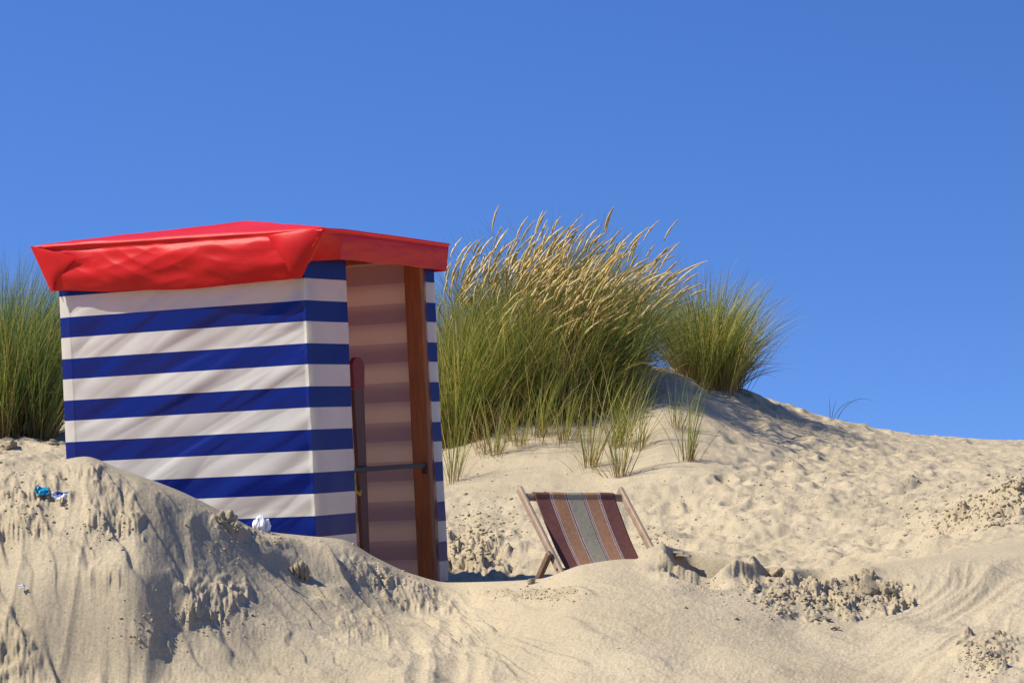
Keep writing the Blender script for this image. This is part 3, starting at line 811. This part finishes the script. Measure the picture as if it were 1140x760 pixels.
# upright split block on the saddle of the bank
def split_block():
    bm = bmesh.new()
    rnd = random.Random(5)
    for k in range(4):
        hgt = [.062, .082, .09, .075][k]; x0 = [-.034, -.012, .014, .038][k]
        b2 = clod_mesh(1, 3, 40 + k, (.0165, .026, hgt * .62), .28, 4)
        for v in b2.verts: v.co += Vector((x0, rnd.uniform(-.006, .006), hgt * .45))
        me_ = bpy.data.meshes.new('t'); b2.to_mesh(me_); b2.free(); bm.from_mesh(me_); bpy.data.meshes.remove(me_)
    return bm
o = bm_obj('sand_block', split_block(), M_clod, None, True)
o.location = on_pixel(333, 643) + Vector((0, 0, -.012)); o.rotation_euler = (0, 0, .25)
tag(o, 'upright block of split damp sand alone on the smooth saddle before the tent', 'sand block')
GRP = 'damp sand clumps on the near bank'
right_spots = [  # px, py, r, label
    (864, 640, .040, 'damp clump at the top left of the broken sand right of the chair', (1.2, .9, .8)),
    (912, 690, .036, 'dark damp clump just above the lowest small one of the broken sand trail', (1.3, 1, .6)),
    (926, 700, .020, 'small pebble-like clump lowest of the trail of broken sand', (1.3, 1, .6)),
    (966, 658, .050, 'rounded dark clump left of its twin at the right end of the cracked row', (.8, .8, 1.15)),
    (990, 662, .046, 'rightmost dark clump at the end of the cracked row under the ridge', (.8, .8, 1.0)),
    (752, 622, .040, 'damp clump on the ridge just right of the deck chair foot', (1.6, .9, .6)),
]
for k, (px, py, r, lab, sq) in enumerate(right_spots):
    clump(px, py, r, 60 + k, lab, sq, GRP)
clump(252, 590, .050, 90, 'brown damp clump high on the mound below the tent wall', (1, .8, 1.1), GRP)
clump(592, 650, .018, 91, 'small knob of sand in front of the deck chair rear leg', (1, 1, 1), GRP, .2)
clump(60, 494, .035, 92, 'rounded lump at the left top of the bank beside the tent corner', (1.4, 1, .7), GRP)
clump(12, 498, .055, 93, 'broad lump at the far left on top of the bank', (1.5, 1, .7), GRP)

def crumbs():
    tv, tf = [], []
    bm = bmesh.new(); bmesh.ops.create_icosphere(bm, subdivisions=1, radius=1)
    bv = np.array([v.co[:] for v in bm.verts]); bf = np.array([[v.index for v in f.verts] for f in bm.faces]); bm.free()
    areas = [  # px, py, sx, sy, n, rmin, rmax, Y0
        (880, 668, 66, 22, 260, .004, .017, 10.8), (780, 655, 40, 8, 90, .003, .010, 10.8), (960, 665, 45, 16, 140, .004, .014, 10.8), (1095, 735, 30, 16, 140, .004, .013, 10.8),
        (600, 662, 45, 8, 130, .003, .010, 10.8), (236, 690, 60, 14, 200, .003, .010, 10.8), (120, 590, 40, 22, 120, .003, .010, 10.8), (270, 600, 45, 25, 200, .003, .012, 10.8),
        (430, 640, 50, 30, 220, .003, .012, 10.8), (30, 560, 50, 40, 160, .003, .012, 10.8), (180, 700, 40, 30, 120, .003, .010, 10.8), (850, 740, 180, 30, 60, .003, .006, 10.8),
        (300, 700, 280, 60, 200, .002, .006, 10.8), (535, 590, 40, 32, 380, .005, .020, 16.9), (525, 618, 30, 14, 110, .005, .018, 16.9), (1080, 572, 70, 26, 300, .005, .020, 16.6), (1130, 545, 24, 16, 90, .006, .022, 16.6),
        (735, 600, 25, 12, 80, .004, .014, 16.6), (900, 560, 240, 45, 420, .004, .013, 16.6), (560, 545, 60, 25, 100, .003, .009, 16.6), (30, 488, 40, 8, 60, .004, .012, 16.6)]
    off = 0
    for (cx, cy, sx, sy, n, r0, r1, Y0) in areas:
        for k in range(n):
            px = RNG.normal(cx, sx * .55); py = RNG.normal(cy, sy * .6)
            if not (-40 < px < 1190) or py < 470: continue
            p = on_pixel(px, py, Y0)
            if p.y > 33: continue
            r = (r0 + (r1 - r0) * RNG.random() ** 4.0) * .85
            q = bv * (1 + .35 * (RNG.random((len(bv), 1)) - .5)) * np.array([RNG.uniform(.7, 1.5), RNG.uniform(.7, 1.3), RNG.uniform(.5, 1)]) * r
            th = RNG.random() * 6.28; c_, s_ = math.cos(th), math.sin(th)
            q = q @ np.array([[c_, s_, 0], [-s_, c_, 0], [0, 0, 1]])
            tv.append(q + np.array([p.x, p.y, p.z + r * .25])); tf.append(bf + off); off += len(bv)
    o = np_mesh('sand_crumbs', np.concatenate(tv), np.concatenate(tf), M_crumb, None, True)
    tag(o, 'small crumbs of damp sand strewn over the bank and the trampled flat', 'sand crumbs', None, 'stuff')
crumbs()

# ------------------------------------------------------------------ litter
def scrap(name, label, px, py, mats, poly_w, poly_h, seed, cat, stand=.5, rz=0):
    p = on_pixel(px, py)
    n = 14; vs = []
    rnd = random.Random(seed)
    for j in range(n):
        for i in range(n):
            s_, t_ = i / (n - 1) - .5, j / (n - 1) - .5
            q = Vector((s_ * poly_w * (1 - .5 * abs(t_) * rnd.uniform(.8, 1.2)), t_ * poly_h, 0))
            nzv = mnoise.noise(Vector((s_ * 3 + seed, t_ * 3, 0))); n2 = mnoise.noise(Vector((s_ * 7, t_ * 7 + seed, 4)))
            q.z = (abs(nzv) * .9 + abs(n2) * .5) * poly_w * stand; q.x += n2 * poly_w * .12; q.y += nzv * poly_h * .25
            vs.append(tuple(q))
    idx_ = [(0 if ((k % (n - 1)) + 2 * (k // (n - 1))) % 100 < (n * 1.6) else 1) if len(mats) > 1 else 0 for k in range((n - 1) ** 2)]
    o = np_mesh(name, vs, grid_quads(n, n), mats, None, True, matidx=idx_)
    o.location = p + Vector((0, -.012, .012)); o.rotation_euler = (.7, 0, rz)
    so_ = o.modifiers.new('thick', 'SOLIDIFY'); so_.thickness = .0012
    tag(o, label, cat); return o
M_cyan = simple('cyan_plastic', (.01, .28, .42), .3); M_whitep = simple('white_plastic', (.78, .78, .80), .35); M_bluep = simple('blue_plastic', (.03, .07, .3), .35)
scrap('plastic_scrap', 'turquoise plastic scrap lying on the mound near the left edge', 48, 551, [M_cyan], .07, .05, 3, 'plastic scrap', .35, .3)
scrap('plastic_scrap', 'white and dark blue plastic scrap right of the turquoise one', 68, 558, [M_whitep, M_bluep], .085, .05, 8, 'plastic scrap', .35, .7)
scrap('paper_scrap', 'tiny white paper scrap low on the left slope of the bank', 26, 659, [M_whitep], .03, .02, 5, 'paper scrap', .5, .3)
# crumpled striped cloth sticking up against the tent wall
def ball():
    p = P(291, 585, 14.75)
    bm = clod_mesh(1, 5, 77, (.037, .028, .037), .5, 2)
    for v in bm.verts:
        k = 1 - 2 * abs(mnoise.noise(Vector((v.co.x * 55, v.co.y * 30, v.co.z * 12))))
        v.co += v.co.normalized() * .010 * k
    m_, nt, out = new_mat('crumpled_white_cloth')
    tc = nt.nodes.new('ShaderNodeTexCoord'); wv = nt.nodes.new('ShaderNodeTexWave'); wv.inputs['Scale'].default_value = 11; wv.inputs['Distortion'].default_value = 6
    nt.links.new(tc.outputs['Object'], wv.inputs['Vector'])
    r_ = ramp(nt, [(.0, (.38, .38, .45)), (.18, (.78, .78, .80))]); nt.links.new(wv.outputs['Color'], r_.inputs['Fac'])
    b_ = nt.nodes.new('ShaderNodeBsdfPrincipled'); b_.inputs['Roughness'].default_value = .6; nt.links.new(r_.outputs['Color'], b_.inputs['Base Color']); nt.links.new(b_.outputs['BSDF'], out.inputs['Surface'])
    o = bm_obj('crumpled_cloth', bm, m_, None, True)
    gz = float(groundXY(p.x, p.y)); o.location = Vector((p.x, p.y, max(p.z, gz + .02)))
    tag(o, 'crumpled white cloth with grey stripes on the mound crest against the tent wall', 'cloth')
ball()

# ------------------------------------------------------------------ marram grass
M_green = grass_mat('marram_green', [(0, (.085, .125, .018)), (.3, (.18, .225, .030)), (.55, (.30, .33, .045)), (.75, (.44, .41, .08)), (.9, (.54, .44, .13)), (1, (.62, .50, .22))], (.30, .19, .07))
M_blue = grass_mat('marram_bluegreen', [(0, (.06, .11, .034)), (.4, (.13, .20, .050)), (.8, (.23, .29, .07)), (1, (.42, .36, .12))], (.16, .12, .05))
M_dry = grass_mat('dry_blades', [(0, (.20, .13, .045)), (.5, (.34, .22, .08)), (1, (.48, .36, .16))], (.22, .13, .05))
M_head = grass_mat('seed_heads', [(0, (.46, .31, .08)), (.5, (.66, .50, .17)), (1, (.78, .66, .34))], (.42, .28, .09), .25)

def blades(bases, L, dirs, lean, droop, width, seed, nseg=6):
    """bases (n,3); each blade a tapering bent strip; dirs heading (rad), lean = outward at mid, droop = tip bend"""
    n = len(bases); r = np.random.default_rng(seed)
    hd = np.stack([np.cos(dirs), np.sin(dirs), 0 * dirs], -1)
    up = np.array([0, 0, 1.0])
    s = np.linspace(0, 1, nseg + 1)
    ang = lean[:, None] + droop[:, None] * s[None] ** 1.6           # angle from vertical along the blade
    dx = np.sin(ang); dz = np.cos(ang)
    ds = (L / nseg)[:, None]
    cx = np.concatenate([np.zeros((n, 1)), np.cumsum((dx[:, 1:] + dx[:, :-1]) / 2 * ds, 1)], 1)
    cz = np.concatenate([np.zeros((n, 1)), np.cumsum((dz[:, 1:] + dz[:, :-1]) / 2 * ds, 1)], 1)
    side = np.stack([-np.sin(dirs), np.cos(dirs), 0 * dirs], -1)
    tw = r.random(n) * 2 * np.pi
    wob = (r.random((n, 1)) - .5) * .10 * s[None] ** 2 * L[:, None]
    Pm = bases[:, None] + hd[:, None] * cx[..., None] + up * cz[..., None] + side[:, None] * wob[..., None]
    T = hd[:, None] * dx[..., None] + up * dz[..., None]
    rv = np.stack([np.cos(tw), np.sin(tw), .2 + 0 * tw], -1)[:, None]
    Wd = np.cross(T, rv); Wd /= np.linalg.norm(Wd, axis=-1)[..., None] + 1e-9
    wd = width[:, None] * np.clip(1.0 - s[None] ** 2.2, .08, 1) * (.6 + .4 * np.clip(s[None] * 5, 0, 1))
    a = Pm - Wd * wd[..., None] / 2; b = Pm + Wd * wd[..., None] / 2
    V = np.stack([a, b], 2).reshape(n, -1, 3)
    k = np.arange(nseg) * 2
    q = np.stack([k, k + 1, k + 3, k + 2], -1)
    Q = (q[None] + (np.arange(n) * (nseg + 1) * 2)[:, None, None]).reshape(-1, 4)
    tint = np.repeat(r.random(n)[:, None], (nseg + 1) * 2, 1)
    al = np.repeat(np.repeat(s, 2)[None], n, 0)
    return V.reshape(-1, 3), Q, tint.ravel(), al.ravel(), Pm, T

def scatter(n, spec, seed):
    """bases inside an ellipse given in photo px / distance, on the sand"""
    px0, Y0, rx, rY = spec
    r = np.random.default_rng(seed)
    th = r.random(n) * 2 * np.pi; q = np.sqrt(r.random(n))
    cl = r.normal(0, .16, n)
    px = px0 + rx * q * np.cos(th); Yb = Y0 + rY * q * np.sin(th)
    # gather into tussocks
    nt_ = max(3, n // 45)
    tp = px0 + rx * np.sqrt(r.random(nt_)) * np.cos(r.random(nt_) * 6.283); tY = Y0 + rY * (r.random(nt_) * 2 - 1) * .9
    k = r.integers(0, nt_, n); g = r.random(n) < .6
    px = np.where(g, tp[k] + r.normal(0, 5, n), px); Yb = np.where(g, tY[k] + r.normal(0, .05, n), Yb)
    zz = ground(px, Yb)
    return np.stack([(px - 570) / F * Yb, Yb, zz - .02], -1), (px - px0) / rx

def seed_heads(root, spec, n, Lr, lean_r, drp_r, seed, hl=(.15, .24), mat=None, hw_=.0075, nindiv=100, headb=0):
    r = np.random.default_rng(seed)
    bases, rel = scatter(n, spec, seed + 1)
    L = r.uniform(*Lr, n)
    dirs = r.normal(headb, .5, n)
    lean = r.uniform(*lean_r, n) + .10 * rel; droop = r.uniform(*drp_r, n)
    V, Q, ti, al, Pm, T = blades(bases, L, dirs, lean, droop, np.full(n, .0035), seed + 2, 10)
    np_mesh('stalks', V - np.array(root.location), Q, M_dry, root, attrs={'tint': ti, 'along': al * .6 + .3})
    order = np.argsort(bases[:, 1] - Pm[:, -1, 2] * 2)
    rest_v, rest_q, rest_t, ro = [], [], [], 0
    for c, k in enumerate(order):
        tip = Pm[k, -1]; t_ = T[k, -1] / np.linalg.norm(T[k, -1]); hlen = r.uniform(*hl)
        ns, nr = 9, 5
        bend = np.array([np.cos(dirs[k]), np.sin(dirs[k]), -.45]) * .22
        vv, tt = [], []
        for i in range(ns):
            s = i / (ns - 1)
            ctr = tip - t_ * .03 + t_ * hlen * s + bend * hlen * s * s
            rad = hw_ * (math.sin(math.pi * min(1, s * .86 + .10)) ** .7) * (1 + .25 * r.standard_normal()) + .0008
            ax = np.cross(t_, [0, 1, 0]); ax /= np.linalg.norm(ax); bx = np.cross(t_, ax)
            for j in range(nr):
                a_ = 2 * math.pi * j / nr + i * .5
                vv.append(ctr + (ax * math.cos(a_) + bx * math.sin(a_)) * rad * (1 + .4 * r.random()))
        vv = np.array(vv)
        q = []
        for i in range(ns - 1):
            for j in range(nr):
                q.append((i * nr + j, i * nr + (j + 1) % nr, (i + 1) * nr + (j + 1) % nr, (i + 1) * nr + j))
        q = np.array(q); tn = np.full(len(vv), r.random())
        if c < nindiv:
            np_mesh('seed_head', vv - np.array(root.location), q, mat or M_head, root, attrs={'tint': tn, 'along': tn * 0 + .5})
        else:
            rest_v.append(vv); rest_q.append(q + ro); rest_t.append(tn); ro += len(vv)
    if rest_v:
        tn = np.concatenate(rest_t)
        o = np_mesh('seed_heads', np.concatenate(rest_v) - np.array(root.location), np.concatenate(rest_q), mat or M_head, root, attrs={'tint': tn, 'along': tn * 0 + .5})
        o['kind'] = 'stuff'

def grass(name, label, spec, layers, group, seed, cat='grass clump', spread=1.0):
    """layers: (n, (Lmin,Lmax), outward lean factor, (droop range), width, material, part name, wind)"""
    root = empty(name, loc=(float((spec[0] - 570) / F * spec[1]), float(spec[1]), float(ground(spec[0], spec[1]))))
    tag(root, label, cat, group)
    for li, lay in enumerate(layers):
        n, Lr, lf, dr, wd, mat, pname, wind = lay[:8]
        r = np.random.default_rng(seed + li * 7)
        bases, rel = scatter(n, lay[8] if len(lay) > 8 else spec, seed + li * 7 + 1)
        L = r.uniform(*Lr, n) * (1 - .18 * np.abs(rel))
        hx = rel * lf + wind + r.normal(0, .28 * spread, n); hy = r.normal(-.05, .35 * spread, n)
        dirs = np.arctan2(hy, hx)
        lean = np.clip(np.hypot(hx, hy) * .55, 0, 1.0) + r.uniform(0, .06, n)
        droop = r.uniform(*dr, n)
        V, Q, ti, al, _, _ = blades(bases, L, dirs, lean, droop, r.uniform(*wd, n), seed + li * 7 + 2)
        np_mesh(pname, V - np.array(root.location), Q, mat, root, attrs={'tint': ti, 'along': al})
    return root
GG = 'marram grass on the dune'
big = grass('marram_clump', 'largest marram clump, dense and full of golden seed heads, right of the tent', (606, 25.0, 90, 1.0), [
    (5600, (.70, 1.42), .42, (.15, 1.1), (.004, .0075), M_green, 'blades', .19),
    (2500, (1.0, 1.62), .36, (.1, .7), (.0035, .006), M_blue, 'tall_blades', .15),
    (3600, (.3, 1.1), .75, (.5, 2.2), (.003, .006), M_dry, 'dry_blades', .12),
    (420, (.3, .75), .2, (.1, .9), (.004, .007), M_green, 'young_shoots', .1, (610, 23.7, 110, .75)),
    (260, (.2, .5), .3, (.4, 1.8), (.003, .006), M_dry, 'dry_shoots', .1, (610, 23.8, 110, .7))], GG, 200)
seed_heads(big, (612, 24.8, 112, .95), 620, (.72, 1.33), (-.12, .32), (.05, .75), 300, (.13, .28), None, .0062)
l2 = grass('marram_clump', 'tall green marram clump growing close beside the right edge of the tent', (512, 24.4, 42, .7), [
    (2200, (.7, 1.5), .4, (.2, .9), (.004, .0075), M_green, 'blades', .14),
    (700, (.4, .9), .6, (.4, 1.5), (.003, .006), M_dry, 'dry_blades', .1)], GG, 230)
seed_heads(l2, (510, 24.4, 38, .5), 26, (1.15, 1.5), (.05, .3), (.1, .5), 330)
r2_ = grass('marram_clump', 'rounded marram clump on the dune crest, rightmost of the big clumps', (788, 26.6, 34, .8), [
    (2000, (.50, 1.22), .50, (.15, .9), (.005, .009), M_green, 'blades', .03),
    (500, (.35, .8), .9, (.4, 1.4), (.004, .007), M_dry, 'dry_blades', .1)], GG, 250)
l1 = grass('marram_clump', 'dark green marram clump at the left edge, left of the tent', (8, 23.4, 50, .8), [
    (3300, (.9, 1.70), .4, (.1, .8), (.004, .0075), M_blue, 'blades', .08),
    (1500, (.8, 1.55), .5, (.2, 1.0), (.004, .007), M_green, 'green_blades', .1),
    (500, (.35, .8), .8, (.5, 1.7), (.003, .006), M_dry, 'dry_blades', .05)], GG, 270)
spr = [(505, 535, 60, .8, 'sparse yellowish sprout at the very foot of the tent edge'), (552, 508, 50, .55, 'low green sprout under the left part of the largest clump'),
       (580, 498, 40, .5, 'short sprout second from the left below the largest clump'), (627, 492, 60, .5, 'dark sprout below the middle of the largest clump'),
       (656, 522, 70, .75, 'tall pale green sprout standing above the left half of the deck chair'), (690, 530, 80, .85, 'tallest green sprout, straight above the right post of the deck chair'),
       (712, 500, 60, .6, 'bushy sprout right of the tallest one below the large clump'), (766, 512, 60, .62, 'lone green sprout on bare sand right of the others'), (752, 478, 50, .5, 'reddish-stemmed sprout just above the lone one')]
for k, (px, py, n, Lm, lab) in enumerate(spr):
    g_ = on_pixel(px, py, 17)
    grass('marram_sprout', lab, (px, float(g_.y), 6, .10), [(int(n * .6), (Lm * .4, Lm * 1.35), .3, (.0, .55), (.004, .007), M_green, 'blades', .08), (n // 4, (Lm * .25, Lm * .6), .5, (.2, 1.2), (.003, .006), M_dry, 'dry_blades', .0)], 'marram sprouts in front of the large clump', 400 + k * 13, 'grass sprout', .5)
# few dark blades on the right crest
def crest_sprig():
    Y_ = 29.5
    root = empty('grass_sprig', loc=(float((926 - 570) / F * Y_), Y_, float(ground(926, Y_))))
    tag(root, 'few thin dark grass blades arching over the bare dune crest at right', 'grass sprig', 'marram sprouts in front of the large clump')
    del root['group']
    px = np.array([919, 924, 925, 926, 928, 930, 936.]); r = np.random.default_rng(9)
    b = np.stack([(px - 570) / F * Y_, np.full(7, Y_), ground(px, np.full(7, Y_)) - .03], -1)
    L = np.array([.22, .28, .26, .38, .40, .55, .1]); lean = np.array([.1, .0, .15, .3, .45, .35, .9]); dr = np.array([.05, -.1, .2, 1.5, 1.3, 2.0, .2])
    V, Q, ti, al, _, _ = blades(b, L, np.zeros(7), lean, dr, np.full(7, .007), 10, 10)
    np_mesh('blades', V - np.array(root.location), Q, M_blue, root, attrs={'tint': ti * 0 + .1, 'along': al * .5 + .3})
crest_sprig()

# ------------------------------------------------------------------ sky, sun
SUN_DIR = Vector((-.975, -.15, 0)).normalized()
SUN_EL = math.radians(49)
sd = Vector((SUN_DIR.x * math.cos(SUN_EL), SUN_DIR.y * math.cos(SUN_EL), math.sin(SUN_EL)))
wld = bpy.data.worlds.new('World'); scn.world = wld; wld.use_nodes = True
nt = wld.node_tree; nt.nodes.clear()
wo = nt.nodes.new('ShaderNodeOutputWorld'); bg = nt.nodes.new('ShaderNodeBackground'); bg.inputs['Strength'].default_value = .14
sky = nt.nodes.new('ShaderNodeTexSky'); sky.sky_type = 'NISHITA'; sky.sun_disc = False
sky.sun_elevation = SUN_EL; sky.sun_rotation = math.atan2(sd.x, sd.y)
sky.altitude = 0; sky.air_density = 1.0; sky.dust_density = 0.0; sky.ozone_density = 4.0
# the sea air was exceptionally clear: deep blue comes right down to the crest
tc = nt.nodes.new('ShaderNodeTexCoord'); mp = nt.nodes.new('ShaderNodeMapping'); mp.vector_type = 'TEXTURE'
sx = nt.nodes.new('ShaderNodeSeparateXYZ'); nt.links.new(tc.outputs['Generated'], sx.inputs[0])
ab = nt.nodes.new('ShaderNodeMath'); ab.operation = 'MULTIPLY_ADD'; ab.inputs[1].default_value = 2.2; ab.inputs[2].default_value = .29
mxz = nt.nodes.new('ShaderNodeMath'); mxz.operation = 'MAXIMUM'; mxz.inputs[1].default_value = .0
nt.links.new(sx.outputs['Z'], mxz.inputs[0]); nt.links.new(mxz.outputs[0], ab.inputs[0])
cb = nt.nodes.new('ShaderNodeCombineXYZ'); nt.links.new(sx.outputs['X'], cb.inputs['X']); nt.links.new(sx.outputs['Y'], cb.inputs['Y']); nt.links.new(ab.outputs[0], cb.inputs['Z'])
nm = nt.nodes.new('ShaderNodeVectorMath'); nm.operation = 'NORMALIZE'; nt.links.new(cb.outputs[0], nm.inputs[0])
nt.links.new(nm.outputs[0], sky.inputs['Vector'])
hs = nt.nodes.new('ShaderNodeHueSaturation'); hs.inputs['Saturation'].default_value = 1.23; hs.inputs['Value'].default_value = .76; hs.inputs['Hue'].default_value = .514
nt.links.new(sky.outputs['Color'], hs.inputs['Color']); nt.links.new(hs.outputs['Color'], bg.inputs['Color']); nt.links.new(bg.outputs['Background'], wo.inputs['Surface'])
nt.nodes.remove(mp)
sl = bpy.data.lights.new('sun', 'SUN'); sl.energy = 3.7; sl.angle = math.radians(.5); sl.color = (1, .925, .80)
so = bpy.data.objects.new('sun', sl); COL.objects.link(so); so.rotation_euler = sd.to_track_quat('Z', 'Y').to_euler(); so.location = (-8, 10, 12)

# ------------------------------------------------------------------ camera
cam = bpy.data.cameras.new('camera'); cam.sensor_width = 36; cam.lens = 36 * F / 1140; cam.clip_end = 6000; cam.clip_start = .1
co = bpy.data.objects.new('camera', cam); COL.objects.link(co); co.location = (0, 0, ZC); co.rotation_euler = (math.pi / 2 + PITCH, 0, 0)
scn.camera = co
scn.view_settings.view_transform = 'Standard'; scn.view_settings.look = 'None'; scn.view_settings.exposure = 0.86; scn.view_settings.gamma = 1.0
scn.view_settings.use_curve_mapping = False
scn.cycles.max_bounces = 8; scn.cycles.diffuse_bounces = 5; scn.cycles.transmission_bounces = 6
